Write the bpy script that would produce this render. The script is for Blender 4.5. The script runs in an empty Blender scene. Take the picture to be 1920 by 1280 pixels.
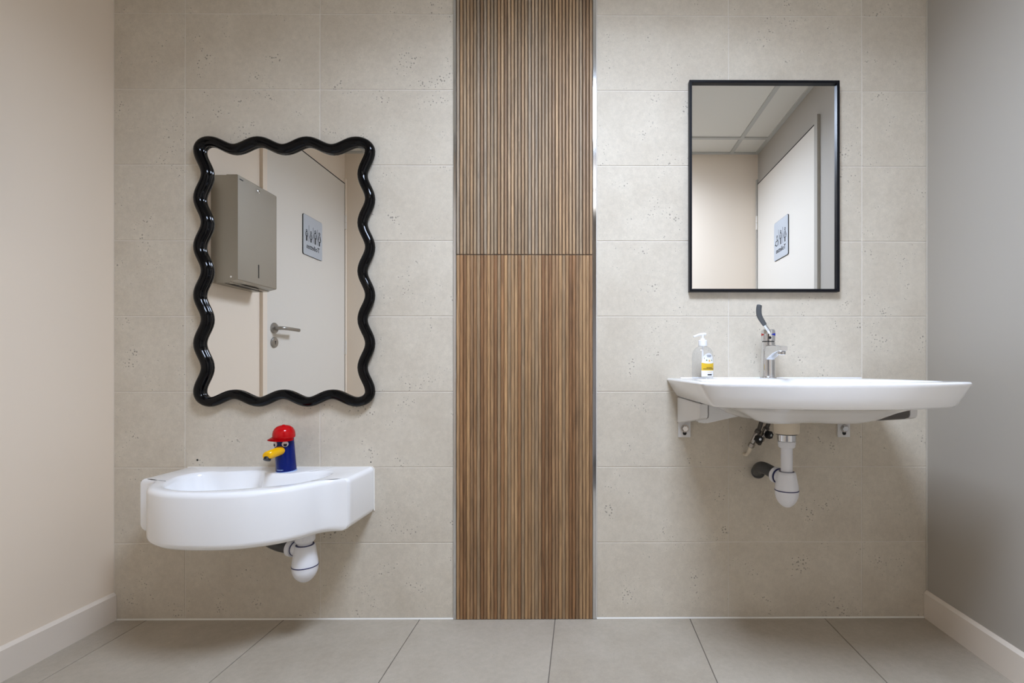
import bpy, bmesh, math, random
from mathutils import Vector, Matrix
random.seed(7)
PI = math.pi
sc = bpy.context.scene
COL = sc.collection

# ------------------------------------------------------------------ camera
D = 1.65                                   # camera to tiled wall
cam_d = bpy.data.cameras.new('camera')
cam_d.sensor_fit = 'HORIZONTAL'; cam_d.sensor_width = 36.0
cam_d.lens = 924.0 / 1920.0 * 36.0
cam_d.shift_x = -(1097.6 - 960.0) / 1920.0
cam_d.shift_y = (691.0 - 640.0) / 1920.0
cam_d.clip_start = 0.01
cam = bpy.data.objects.new('camera', cam_d); COL.objects.link(cam)
cam.location = (0, -D, 0.836)
cam.rotation_euler = (PI / 2, 0, -math.radians(0.35))
sc.camera = cam

# ------------------------------------------------------------------ world, light, exposure
w = bpy.data.worlds.new('world'); sc.world = w; w.use_nodes = True
w.node_tree.nodes['Background'].inputs[0].default_value = (0.02, 0.02, 0.02, 1)
PANEL_STRENGTH = 9.0                       # glow of the diffuser itself
PANEL_COLOR = (0.81, 0.95, 1.20)
ld = bpy.data.lights.new('ceiling_panel_lamp', 'AREA')     # the light panel in the ceiling grid
ld.shape = 'SQUARE'; ld.size = 0.53; ld.energy = 16.0; ld.color = PANEL_COLOR; ld.spread = math.radians(157)
lo = bpy.data.objects.new('ceiling_panel_lamp', ld); COL.objects.link(lo)
lo.location = (0.08, -1.10, 2.247)
sc.view_settings.view_transform = 'Standard'
sc.view_settings.look = 'None'
sc.view_settings.exposure = 0.67
sc.view_settings.gamma = 1.0
sc.view_settings.use_curve_mapping = False
try:
    sc.cycles.max_bounces = 14; sc.cycles.diffuse_bounces = 7; sc.cycles.glossy_bounces = 6
    sc.cycles.transparent_max_bounces = 16
except Exception:
    pass

# ------------------------------------------------------------------ materials
def rgb(r, g, b):
    def c(v):
        v /= 255.0
        return v / 12.92 if v <= 0.04045 else ((v + 0.055) / 1.055) ** 2.4
    return (c(r), c(g), c(b), 1.0)

def mat(name, col, rough=0.5, metal=0.0, coat=0.0, emit=None, strength=0.0, spec=0.5, sss=0.0, trans=0.0, ior=1.45):
    m = bpy.data.materials.new(name); m.use_nodes = True
    b = m.node_tree.nodes['Principled BSDF']
    b.inputs['Base Color'].default_value = tuple(col)[:3] + (1.0,)
    b.inputs['Roughness'].default_value = rough
    b.inputs['Metallic'].default_value = metal
    b.inputs['Specular IOR Level'].default_value = spec
    b.inputs['Coat Weight'].default_value = coat
    b.inputs['Coat Roughness'].default_value = 0.04
    b.inputs['IOR'].default_value = ior
    b.inputs['Transmission Weight'].default_value = trans
    if emit:
        b.inputs['Emission Color'].default_value = tuple(emit)[:3] + (1.0,)
        b.inputs['Emission Strength'].default_value = strength
    return m

class NT:
    def __init__(s, m):
        s.t = m.node_tree; s.n = s.t.nodes; s.l = s.t.links; s.b = s.n['Principled BSDF']
    def new(s, kind, **kw):
        x = s.n.new(kind)
        for k, v in kw.items(): setattr(x, k, v)
        return x
    def link(s, a, b): s.l.new(a, b)
    def math(s, op, a, b=None, c=None, clamp=False):
        x = s.new('ShaderNodeMath', operation=op); x.use_clamp = clamp
        for i, v in enumerate((a, b, c)):
            if v is None: continue
            if isinstance(v, (int, float)): x.inputs[i].default_value = v
            else: s.link(v, x.inputs[i])
        return x.outputs[0]
    def mix(s, f, a, b, blend='MIX'):
        x = s.new('ShaderNodeMix', data_type='RGBA', blend_type=blend)
        for sock, v in ((x.inputs[0], f), (x.inputs[6], a), (x.inputs[7], b)):
            if isinstance(v, (int, float)): sock.default_value = v
            elif isinstance(v, tuple): sock.default_value = tuple(v)[:3] + (1.0,)
            else: s.link(v, sock)
        return x.outputs[2]
    def coords(s, scale=(1, 1, 1), rnd=True):
        tc = s.new('ShaderNodeTexCoord'); mp = s.new('ShaderNodeMapping')
        mp.inputs['Scale'].default_value = scale
        if rnd:
            oi = s.new('ShaderNodeObjectInfo')
            k = s.math('MULTIPLY', oi.outputs['Random'], 37.0)
            cx = s.new('ShaderNodeCombineXYZ')
            for i in range(3): s.link(k, cx.inputs[i])
            va = s.new('ShaderNodeVectorMath', operation='ADD')
            s.link(tc.outputs['Object'], va.inputs[0]); s.link(cx.outputs[0], va.inputs[1])
            s.link(va.outputs[0], mp.inputs['Vector'])
        else:
            s.link(tc.outputs['Object'], mp.inputs['Vector'])
        return mp.outputs[0]
    def noise(s, vec, scale, detail=4, rough=0.55):
        x = s.new('ShaderNodeTexNoise')
        x.inputs['Scale'].default_value = scale; x.inputs['Detail'].default_value = detail
        x.inputs['Roughness'].default_value = rough
        s.link(vec, x.inputs['Vector']); return x.outputs[0]
    def ramp(s, fac, stops):
        x = s.new('ShaderNodeValToRGB'); e = x.color_ramp.elements
        while len(e) > 1: e.remove(e[0])
        e[0].position = stops[0][0]; e[0].color = tuple(stops[0][1])[:3] + (1,)
        for p, c in stops[1:]:
            q = e.new(p); q.color = tuple(c)[:3] + (1,)
        s.link(fac, x.inputs[0]); return x.outputs[0]
    def bump(s, h, strength=0.2, dist=0.001):
        x = s.new('ShaderNodeBump'); x.inputs['Strength'].default_value = strength
        x.inputs['Distance'].default_value = dist
        s.link(h, x.inputs['Height']); s.link(x.outputs[0], s.b.inputs['Normal'])

def stone_mat(name, lo, hi, rough, pit_thr, pit_scale, grain=0.10, smear=None):
    m = mat(name, hi, rough, spec=0.22); n = NT(m)
    v = n.coords()
    big = n.noise(v, 7.0, 5, 0.6)
    c = n.ramp(big, [(0.30, lo), (0.70, hi)])
    if smear:
        v2 = n.coords((1.0, 1.0, 3.0)); s2 = n.noise(v2, 3.5, 3, 0.5)
        c = n.mix(n.math('MULTIPLY', n.math('SUBTRACT', s2, 0.42, clamp=True), 1.6, clamp=True), c, smear)
    fine = n.noise(v, 420.0, 3, 0.7)
    fc = n.ramp(fine, [(0.30, (1 - grain,) * 3), (0.72, (1 + grain * 0.55,) * 3)])
    c = n.mix(1.0, c, fc, 'MULTIPLY')
    mid = n.noise(v, 60.0, 3, 0.7)
    mc = n.ramp(mid, [(0.30, (0.93,) * 3), (0.72, (1.04,) * 3)])
    c = n.mix(1.0, c, mc, 'MULTIPLY')
    vo = n.new('ShaderNodeTexVoronoi'); vo.inputs['Scale'].default_value = pit_scale
    n.link(v, vo.inputs['Vector'])
    clus = n.noise(v, 14.0, 2, 0.5)
    thr = n.math('MULTIPLY', n.math('SUBTRACT', clus, 0.46, clamp=True), pit_thr * 6.0)
    pit = n.math('MULTIPLY', n.math('SUBTRACT', thr, vo.outputs['Distance'], clamp=True), 14.0, clamp=True)
    c = n.mix(n.math('MULTIPLY', pit, 0.66), c, tuple(x * 0.30 for x in lo[:3]))
    n.link(c, n.b.inputs['Base Color'])
    hgt = n.math('SUBTRACT', n.math('MULTIPLY', fine, 0.25), pit)
    n.bump(hgt, 0.25, 0.0008)
    return m

M = {}
M['tile'] = stone_mat('wall_tile_stone', (0.605, 0.538, 0.440), (0.682, 0.618, 0.515), 0.62, 0.205, 105.0)
M['grout'] = mat('pale_grout', (0.74, 0.69, 0.62), 0.85)
M['floor'] = stone_mat('floor_tile_stone', (0.405, 0.352, 0.280), (0.465, 0.412, 0.338), 0.42, 0.10, 90.0, 0.07, (0.50, 0.448, 0.370))
M['floor_grout'] = mat('dark_floor_grout', (0.17, 0.145, 0.12), 0.9)
M['cornercaulk'] = mat('beige_corner_caulk', (0.50, 0.45, 0.38), 0.7)
M['caulk'] = mat('white_caulk', (0.80, 0.77, 0.71), 0.5)
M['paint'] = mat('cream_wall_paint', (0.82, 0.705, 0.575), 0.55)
M['paint_r_dimmed'] = mat('dimmed_cream_wall_paint', (0.42, 0.385, 0.335), 0.55)  # cream paint with the right wall's dimness put into the colour
n = NT(M['paint']); v = n.coords(rnd=False); n.bump(n.noise(v, 260.0, 3, 0.6), 0.06, 0.0006)
M['skirt'] = mat('cream_skirting_paint', (0.76, 0.68, 0.59), 0.35)
M['doorpaint'] = mat('off_white_door_paint', (0.73, 0.675, 0.595), 0.4)
M['ceil'] = mat('ceiling_panel_white', (0.72, 0.70, 0.64), 0.9)
M['tbar'] = mat('ceiling_bar_grey', (0.50, 0.50, 0.47), 0.5)
M['ceramic'] = mat('white_glazed_ceramic', (0.91, 0.91, 0.915), 0.12, coat=0.4)
M['biscuit'] = mat('unglazed_cream_ceramic', (0.72, 0.63, 0.50), 0.6)
M['chrome'] = mat('polished_chrome', (0.72, 0.73, 0.75), 0.07, 1.0)
M['trimmetal'] = mat('chrome_edge_strip', (0.70, 0.71, 0.73), 0.09, 1.0)
M['mirror'] = mat('mirror_silver', (0.90, 0.905, 0.90), 0.0, 1.0)
M['blackgloss'] = mat('black_lacquer', (0.0015, 0.0015, 0.002), 0.055, spec=0.26)
M['blacksatin'] = mat('black_satin_metal', (0.004, 0.0045, 0.007), 0.38, spec=0.25)
M['plastic'] = mat('white_plastic', (0.80, 0.80, 0.83), 0.32)
M['greyplastic'] = mat('grey_plastic_cover', (0.76, 0.75, 0.74), 0.4)
M['pvc'] = mat('dark_grey_pvc', (0.055, 0.055, 0.055), 0.45)
M['navy'] = mat('navy_ring', (0.012, 0.014, 0.09), 0.4)
M['armshade'] = mat('dark_grey_arm_shade', (0.16, 0.15, 0.145), 0.5)  # shade of the bracket arm's inner face as a dark colour
M['steel'] = mat('brushed_steel', (0.40, 0.38, 0.335), 0.34, 1.0)
n = NT(M['steel']); v = n.coords((1, 1, 160), False)
r_ = n.noise(v, 6.0, 2, 0.5); n.link(n.math('ADD', n.math('MULTIPLY', r_, 0.16), 0.26), n.b.inputs['Roughness'])
M['signsteel'] = mat('sign_brushed_steel', (0.58, 0.62, 0.67), 0.45, 0.45)
M['handle'] = mat('satin_nickel', (0.40, 0.385, 0.36), 0.28, 1.0)
M['black'] = mat('matte_black', (0.006, 0.006, 0.006), 0.5)
M['print'] = mat('black_print', (0.012, 0.012, 0.014), 0.6)
M['gap'] = mat('dark_door_gap_shade', (0.012, 0.011, 0.010), 0.9)  # near black, painted shade for the door gaps
M['bluebody'] = mat('royal_blue_enamel', (0.001, 0.010, 0.135), 0.14, spec=0.3)
M['red'] = mat('red_plastic', (0.52, 0.003, 0.006), 0.10, spec=0.35)
M['yellow'] = mat('yellow_plastic', (0.88, 0.47, 0.002), 0.2, spec=0.35)
M['eyewhite'] = mat('eye_white', (0.80, 0.80, 0.82), 0.3)
M['greygrip'] = mat('dark_grey_rubber_grip', (0.085, 0.09, 0.095), 0.42)
M['whitecap'] = mat('white_pump_plastic', (0.86, 0.86, 0.87), 0.35)
M['label'] = mat('white_label_paper', (0.84, 0.84, 0.84), 0.45)
M['labelyellow'] = mat('yellow_label_band', (0.72, 0.46, 0.02), 0.45)
M['green'] = mat('green_label_print', (0.10, 0.22, 0.06), 0.5)
M['orange'] = mat('orange_label_print', (0.85, 0.50, 0.12), 0.5)
M['textgrey'] = mat('grey_label_print', (0.12, 0.13, 0.20), 0.5)
M['redmark'] = mat('red_hot_mark', (0.45, 0.02, 0.02), 0.4)
M['bluemark'] = mat('blue_cold_mark', (0.005, 0.02, 0.35), 0.4)
M['paleblue'] = mat('pale_blue_print', (0.35, 0.50, 0.80), 0.5)
M['braid'] = mat('braided_hose', (0.10, 0.09, 0.08), 0.4, 0.8)
M['valvemetal'] = mat('dulled_chrome_valve', (0.42, 0.39, 0.36), 0.25, 1.0)
M['corridor'] = mat('corridor_dark_paint', (0.55, 0.49, 0.43), 0.7)
M['led'] = mat('led_diffuser', (0.9, 0.9, 0.9), 0.5, emit=PANEL_COLOR, strength=PANEL_STRENGTH)
M['led_fill'] = mat('corridor_fill_diffuser', (0.9, 0.9, 0.9), 0.5, emit=(1.0, 0.95, 0.88), strength=1.5)  # glow of the added corridor fill panel
M['ledframe'] = mat('white_lamp_frame', (0.80, 0.80, 0.80), 0.4)

def wood_mat(name, stops, dark):
    m = mat(name, (0.3, 0.2, 0.1), 0.5); n = NT(m)
    oi = n.new('ShaderNodeObjectInfo')
    base = n.ramp(oi.outputs['Random'], stops)
    v = n.coords((1.0, 1.0, 0.022))
    g = n.noise(v, 520.0, 4, 0.65)
    gc = n.ramp(g, [(0.28, (0.45,) * 3), (0.5, (0.95,) * 3), (0.74, (1.42,) * 3)])
    c = n.mix(1.0, base, gc, 'MULTIPLY')
    v2 = n.coords((1.0, 1.0, 0.12)); g2 = n.noise(v2, 22.0, 3, 0.6)
    tint = n.ramp(g2, [(0.30, dark), (0.68, (1.18, 1.14, 1.08))])
    c = n.mix(1.0, c, tint, 'MULTIPLY')
    n.link(c, n.b.inputs['Base Color'])
    n.bump(g, 0.35, 0.0006)
    return m
M['wood_up'] = wood_mat('weathered_oak_slat', [(0.0, (0.240, 0.150, 0.085)), (0.25, (0.380, 0.245, 0.135)), (0.5, (0.330, 0.245, 0.160)),
                                               (0.75, (0.450, 0.300, 0.170)), (1.0, (0.340, 0.275, 0.205))], (0.80, 0.80, 0.80))
M['wood_lo'] = wood_mat('walnut_slat', [(0.0, (0.230, 0.118, 0.054)), (0.25, (0.330, 0.180, 0.084)), (0.5, (0.275, 0.165, 0.088)),
                                        (0.75, (0.430, 0.260, 0.128)), (1.0, (0.310, 0.215, 0.130))], (0.74, 0.72, 0.70))
M['woodgap'] = mat('dark_brown_groove', (0.085, 0.052, 0.030), 0.8)

# clear thin plastic: clear film with a weak gloss
m = bpy.data.materials.new('clear_bottle_plastic'); m.use_nodes = True
t = m.node_tree; t.nodes.remove(t.nodes['Principled BSDF'])
tr = t.nodes.new('ShaderNodeBsdfTransparent'); tr.inputs[0].default_value = (0.955, 0.965, 0.98, 1)
gl = t.nodes.new('ShaderNodeBsdfGlossy'); gl.inputs['Roughness'].default_value = 0.04
fr0 = t.nodes.new('ShaderNodeLayerWeight'); fr0.inputs[0].default_value = 0.18
fr = t.nodes.new('ShaderNodeMath'); fr.operation = 'MULTIPLY'; fr.inputs[1].default_value = 0.6
t.links.new(fr0.outputs['Facing'], fr.inputs[0])
mx = t.nodes.new('ShaderNodeMixShader')
t.links.new(fr.outputs[0], mx.inputs[0]); t.links.new(tr.outputs[0], mx.inputs[1]); t.links.new(gl.outputs[0], mx.inputs[2])
t.links.new(mx.outputs[0], t.nodes['Material Output'].inputs[0])
M['clear'] = m

# ------------------------------------------------------------------ mesh helpers (world coordinates)
def bm_new(): return bmesh.new()

def add_box(bm, x0, x1, y0, y1, z0, z1, bev=0.0, seg=1):
    r = bmesh.ops.create_cube(bm, size=1.0)
    vs = r['verts']
    for v in vs:
        v.co = Vector(((x0 + x1) / 2 + v.co.x * (x1 - x0), (y0 + y1) / 2 + v.co.y * (y1 - y0), (z0 + z1) / 2 + v.co.z * (z1 - z0)))
    if bev > 0:
        es = list({e for v in vs for e in v.link_edges})
        bmesh.ops.bevel(bm, geom=es, offset=bev, segments=seg, affect='EDGES', profile=0.5)
    return bm

def add_rings(bm, rings, cap0=True, cap1=True, closed=True):
    vr = [[bm.verts.new(p) for p in r] for r in rings]
    N = len(rings[0])
    for a, b in zip(vr[:-1], vr[1:]):
        for i in range(N if closed else N - 1):
            j = (i + 1) % N
            try: bm.faces.new((a[i], a[j], b[j], b[i]))
            except ValueError: pass
    if cap0: bm.faces.new(list(reversed(vr[0])))
    if cap1: bm.faces.new(vr[-1])
    return vr

def frame_of(d):
    d = Vector(d).normalized()
    up = Vector((0, 0, 1)) if abs(d.z) < 0.9 else Vector((1, 0, 0))
    a = d.cross(up).normalized(); b = d.cross(a).normalized()
    return a, b, d

def add_lathe(bm, origin, axis, prof, seg=32, cap=True, sa=1.0, sb=1.0):
    """prof: list of (radius, distance along axis)"""
    a, b, d = frame_of(axis); o = Vector(origin)
    rings = []
    for r, h in prof:
        r = max(r, 1e-5)
        rings.append([o + d * h + a * (r * sa * math.cos(2 * PI * k / seg)) + b * (r * sb * math.sin(2 * PI * k / seg)) for k in range(seg)])
    add_rings(bm, rings, cap, cap); return bm

def add_cyl(bm, p0, p1, r0, r1=None, seg=24, bev=0.0):
    p0, p1 = Vector(p0), Vector(p1); L = (p1 - p0).length
    r1 = r0 if r1 is None else r1
    if bev: prof = [(r0 - bev, 0), (r0 - bev * 0.3, bev * 0.3), (r0, bev), (r1, L - bev), (r1 - bev * 0.3, L - bev * 0.3), (r1 - bev, L)]
    else: prof = [(r0, 0), (r1, L)]
    return add_lathe(bm, p0, p1 - p0, prof, seg)

def catmull(pts, k=8, closed=True):
    n_ = len(pts); out = []
    for i in range(n_ if closed else n_ - 1):
        P = [pts[(i + j) % n_] if closed else pts[min(max(i + j, 0), n_ - 1)] for j in (-1, 0, 1, 2)]
        for s in range(k):
            u = s / k
            out.append(tuple(0.5 * (2 * P[1][c] + (P[2][c] - P[0][c]) * u + (2 * P[0][c] - 5 * P[1][c] + 4 * P[2][c] - P[3][c]) * u * u
                                    + (-P[0][c] + 3 * P[1][c] - 3 * P[2][c] + P[3][c]) * u ** 3) for c in range(len(pts[0]))))
    if not closed: out.append(tuple(pts[-1]))
    return out

def add_tube(bm, pts, rad, seg=14, closed=False, flat=1.0):
    pts = [Vector(p) for p in pts]; n_ = len(pts); rings = []
    prev = None
    for i, p in enumerate(pts):
        q0 = pts[(i - 1) % n_] if closed else pts[max(i - 1, 0)]
        q1 = pts[(i + 1) % n_] if closed else pts[min(i + 1, n_ - 1)]
        d = (q1 - q0).normalized()
        if prev is None:
            a, b, _ = frame_of(d)
        else:
            a = (prev - d * prev.dot(d)).normalized(); b = d.cross(a)
        prev = a
        r = rad(i / max(n_ - 1, 1)) if callable(rad) else rad
        rings.append([p + a * r * math.cos(2 * PI * k / seg) + b * r * math.sin(2 * PI * k / seg) for k in range(seg)])
    if closed: rings.append(rings[0]); add_rings(bm, rings, False, False); bmesh.ops.remove_doubles(bm, verts=bm.verts, dist=1e-6)
    else: add_rings(bm, rings)
    return bm

def add_prism(bm, poly, fn, d0, d1):
    """poly: 2D outline; fn(u, v, d) -> world point"""
    add_rings(bm, [[Vector(fn(u, v, d0)) for u, v in poly], [Vector(fn(u, v, d1)) for u, v in poly]]); return bm

def setp(o, label=None, cat=None, group=None, kind=None):
    if label: o['label'] = label
    if cat: o['category'] = cat
    if group: o['group'] = group
    if kind: o['kind'] = kind
    return o

def wloc(o):
    v = Vector((0, 0, 0))
    while o: v += o.location; o = o.parent
    return v

def obj(name, bm, m, parent=None, loc=None, smooth=False, angle=35.0):
    """mesh object from world-space bmesh; loc = object origin in world space"""
    o_w = Vector(loc) if loc is not None else (wloc(parent) if parent else Vector((0, 0, 0)))
    bmesh.ops.recalc_face_normals(bm, faces=bm.faces)
    for v in bm.verts: v.co -= o_w
    me = bpy.data.meshes.new(name)
    if smooth:
        ca = math.radians(angle)
        for f in bm.faces: f.smooth = True
        for e in bm.edges:
            if len(e.link_faces) == 2 and e.calc_face_angle(0.0) > ca: e.smooth = False
    bm.to_mesh(me); bm.free()
    me.materials.append(M[m] if isinstance(m, str) else m)
    o = bpy.data.objects.new(name, me); COL.objects.link(o)
    if parent:
        o.parent = parent; o.location = o_w - wloc(parent)
    else:
        o.location = o_w
    return o

def inst(src, name, parent, loc):
    o = bpy.data.objects.new(name, src.data); COL.objects.link(o)
    o.parent = parent; o.location = Vector(loc) - (wloc(parent) if parent else Vector((0, 0, 0)))
    return o

def thing(name, label, cat, loc, group=None):
    o = bpy.data.objects.new(name, None); COL.objects.link(o)
    o.empty_display_size = 0.05; o.location = loc
    return setp(o, label, cat, group)

def struct(name, bm, m, label=None, **kw):
    o = obj(name, bm, m, None, **kw); o['kind'] = 'structure'
    if label: o['label'] = label
    return o

# ------------------------------------------------------------------ room shell
XL, XR, L, ZC = -1.5604, 1.1586, 1.62, 2.25
TH = 0.10
TT = 0.008                                   # wall tile thickness, tile face at y = 0

# back wall with grout bed, tiles as children
bm = bm_new(); add_box(bm, XL - TH, XR + TH, TT - 0.0065, TT + TH, 0, ZC + 0.06)
wall_back = struct('wall_back', bm, 'grout', 'beige stone tiled back wall with pale grout joints')
rows = [0.0] + [0.2545 + 0.2521 * k for k in range(8)] + [ZC]
G = 0.0028
cols_l = [XL + 0.001, -1.3237, -0.8756, -0.4310]
cols_r = [0.0478, 0.4902, 0.9390, XR - 0.001]
cache = {}
def wall_tile(x0, x1, z0, z1):
    w_, h_ = round(x1 - x0, 4), round(z1 - z0, 4)
    c = ((x0 + x1) / 2, TT / 2, (z0 + z1) / 2)
    if (w_, h_) not in cache:
        b = bm_new(); add_box(b, c[0] - w_ / 2, c[0] + w_ / 2, 0.0, TT - 0.0002, c[2] - h_ / 2, c[2] + h_ / 2, 0.0008)
        cache[(w_, h_)] = obj('tile', b, 'tile', wall_back, loc=c)
    else:
        inst(cache[(w_, h_)], 'tile', wall_back, c)
for cols in (cols_l, cols_r):
    for i in range(3):
        for k in range(9):
            wall_tile(cols[i] + G / 2, cols[i + 1] - G / 2, rows[k] + (G / 2 if k else 0.004), rows[k + 1] - G / 2)
# the two old drill holes above the small basin
for x_, z_, r_ in ((-1.2826, 0.5318, 0.0035), (-0.7062, 0.5243, 0.0022)):
    b = bm_new(); add_lathe(b, (x_, 0.0, z_), (0, -1, 0), [(r_, 0.0), (r_, 0.0004)], 14)
    obj('drill_hole', b, 'black', wall_back)

# floor
bm = bm_new(); add_box(bm, XL - TH, XR + TH, -L - 1.6, TT + TH, -0.08, -0.0025)
floor = struct('floor', bm, 'floor_grout', 'greige square floor tiles with thin dark joints')
fx = [XL + 0.001, -1.4490, -0.9945, -0.5430, -0.0910, 0.3600, 0.8120, XR - 0.001]
fy = [-0.002, -0.452, -0.902, -1.352, -1.802]
fcache = {}
for i in range(len(fx) - 1):
    for k in range(len(fy) - 1):
        x0, x1, y1, y0 = fx[i] + 0.0013, fx[i + 1] - 0.0013, fy[k] - 0.0013, fy[k + 1] + 0.0013
        c = ((x0 + x1) / 2, (y0 + y1) / 2, -0.004)
        key = (round(x1 - x0, 4), round(y1 - y0, 4))
        if key not in fcache:
            b = bm_new(); add_box(b, x0, x1, y0, y1, -0.008, 0.0, 0.0007)
            fcache[key] = obj('floor_tile', b, 'floor', floor, loc=c)
        else: inst(fcache[key], 'floor_tile', floor, c)

# painted side walls
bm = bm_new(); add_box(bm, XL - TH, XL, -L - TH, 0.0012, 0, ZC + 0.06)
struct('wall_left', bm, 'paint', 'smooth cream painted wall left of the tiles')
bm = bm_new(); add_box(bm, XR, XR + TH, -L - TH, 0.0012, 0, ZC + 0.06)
struct('wall_right', bm, 'paint_r_dimmed', 'smooth cream painted wall right of the tiles, shade put into its colour')
# wall behind the camera, with the doorway the picture is taken from
DX0, DX1, DZ = -0.47, 0.47, 2.04
bm = bm_new()
add_box(bm, XL, DX0, -L - TH, -L, 0, ZC + 0.06); add_box(bm, DX1, XR, -L - TH, -L, 0, ZC + 0.06)
add_box(bm, DX0, DX1, -L - TH, -L, DZ, ZC + 0.06)
struct('wall_front', bm, 'paint', 'cream painted wall seen only in the mirrors')
# dim corridor beyond the doorway
bm = bm_new()
add_box(bm, -1.3, 1.3, -L - 1.5, -L - 1.4, 0, ZC); add_box(bm, -1.4, -1.3, -L - 1.5, -L - TH, 0, ZC)
add_box(bm, 1.3, 1.4, -L - 1.5, -L - TH, 0, ZC); add_box(bm, -1.4, 1.4, -L - 1.5, -L - TH, ZC, ZC + 0.06)
struct('wall_corridor', bm, 'corridor', 'dim corridor beyond the doorway')

corridor_fill = thing('corridor_fill_light', 'added square fill light panel, unseen in the corridor behind the doorway', 'lamp', (0.0, -2.45, ZC))  # added fill light, out of view, brightens the room through the doorway
b = bm_new(); add_box(b, -0.29, 0.29, -2.70, -2.20, ZC - 0.012, ZC - 0.001, 0.002); obj('fill_housing', b, 'ledframe', corridor_fill)
b = bm_new(); add_box(b, -0.27, 0.27, -2.68, -2.22, ZC - 0.015, ZC - 0.0125); obj('diffuser', b, 'led_fill', corridor_fill)

# skirting boards with a sloped top edge
def skirting(name, x, s, y0, y1, label):
    prof = [(0, 0), (0.011, 0), (0.011, 0.0835), (0.0030, 0.092), (0.0, 0.092)]
    b = bm_new(); add_prism(b, prof, lambda u, v, d: (x + s * u, d, v), y0, y1)
    return struct(name, b, 'skirt', label)
skirting('baseboard_left', XL, 1, -0.762, -0.001, 'cream skirting board along the left wall')
skirting('baseboard_right', XR, -1, -0.752, -0.001, 'cream skirting board along the right wall')
for nm, xa, xb in (('baseboard_front', XL + 0.012, DX0), ('baseboard_front_right', DX1, XR - 0.012)):
    bm = bm_new(); add_box(bm, xa, xb, -L, -L + 0.011, 0, 0.092, 0.002)
    struct(nm, bm, 'skirt', 'cream skirting board on the wall facing the basins' if xa < 0 else 'cream skirting board right of the doorway')

# white caulk bead at the wall foot, interrupted by the wood strip, and in the right corner
for nm, xa, xb in (('trim_1', XL + 0.011, -0.431), ('trim_2', 0.0478, XR - 0.011)):
    bm = bm_new(); add_prism(bm, [(0.0, 0.0), (-0.0035, 0.0), (-0.0025, 0.0025), (0.0, 0.0042)], lambda u, v, d: (d, u, v), xa, xb)
    struct(nm, bm, 'caulk', 'thin white caulk line at the foot of the ' + ('left' if xa < 0 else 'right') + ' tiled wall')
bm = bm_new(); add_prism(bm, [(0.0, 0.0), (-0.0022, 0.0), (0.0, -0.0022)], lambda u, v, d: (XR + u, v, d), 0.093, ZC)
struct('trim_3', bm, 'cornercaulk', 'thin pale caulk line in the right corner of the tiles')

# suspended ceiling: grid bars, panels, lamp
bm = bm_new(); add_box(bm, XL - TH, XR + TH, -L - TH, TT + TH, ZC + 0.06, ZC + 0.10)
ceiling = struct('ceiling', bm, 'ceil', 'suspended ceiling of pale square panels in a grey grid')
gx = [XL, -1.42, -0.82, -0.22, 0.38, 0.98, XR]
gy = [0.0, -0.20, -0.80, -1.40, -L]
b = bm_new()
for x_ in gx[1:-1]: add_box(b, x_ - 0.012, x_ + 0.012, -L, 0.0, ZC - 0.001, ZC + 0.02)
for y_ in gy[1:-1]:
    for a_, c_ in zip(gx[:-1], gx[1:]):
        add_box(b, a_ + (0.012 if a_ != XL else 0), c_ - (0.012 if c_ != XR else 0), y_ - 0.012, y_ + 0.012, ZC - 0.001, ZC + 0.02)
obj('grid_bars', b, 'tbar', ceiling)
b = bm_new()
add_box(b, XL, XL + 0.022, -L, 0, ZC - 0.002, ZC + 0.018); add_box(b, XR - 0.022, XR, -L, 0, ZC - 0.002, ZC + 0.018)
add_box(b, XL + 0.022, XR - 0.022, -L, -L + 0.022, ZC - 0.002, ZC + 0.018); add_box(b, XL + 0.022, XR - 0.022, -0.022, 0, ZC - 0.002, ZC + 0.018)
obj('wall_angle', b, 'tbar', ceiling)
for i in range(6):
    for k in range(4):
        if i == 3 and k == 2: continue
        b = bm_new(); add_box(b, gx[i] + 0.002, gx[i + 1] - 0.002, gy[k + 1] + 0.002, gy[k] - 0.002, ZC + 0.006, ZC + 0.022)
        obj('ceiling_panel', b, 'ceil', ceiling)
lamp = thing('ceiling_light', 'square white light panel set into the ceiling grid', 'lamp', (0.08, -1.10, ZC))
b = bm_new()
x0, x1, y0, y1 = -0.206, 0.366, -1.386, -0.814
for q in ((x0, x1, y0, y0 + 0.015), (x0, x1, y1 - 0.015, y1), (x0, x0 + 0.015, y0 + 0.015, y1 - 0.015), (x1 - 0.015, x1, y0 + 0.015, y1 - 0.015)):
    add_box(b, *q, ZC - 0.001, ZC + 0.014)
obj('lamp_frame', b, 'ledframe', lamp)
b = bm_new(); add_box(b, x0 + 0.015, x1 - 0.015, y0 + 0.015, y1 - 0.015, ZC + 0.003, ZC + 0.012)
obj('diffuser', b, 'led', lamp)

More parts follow.
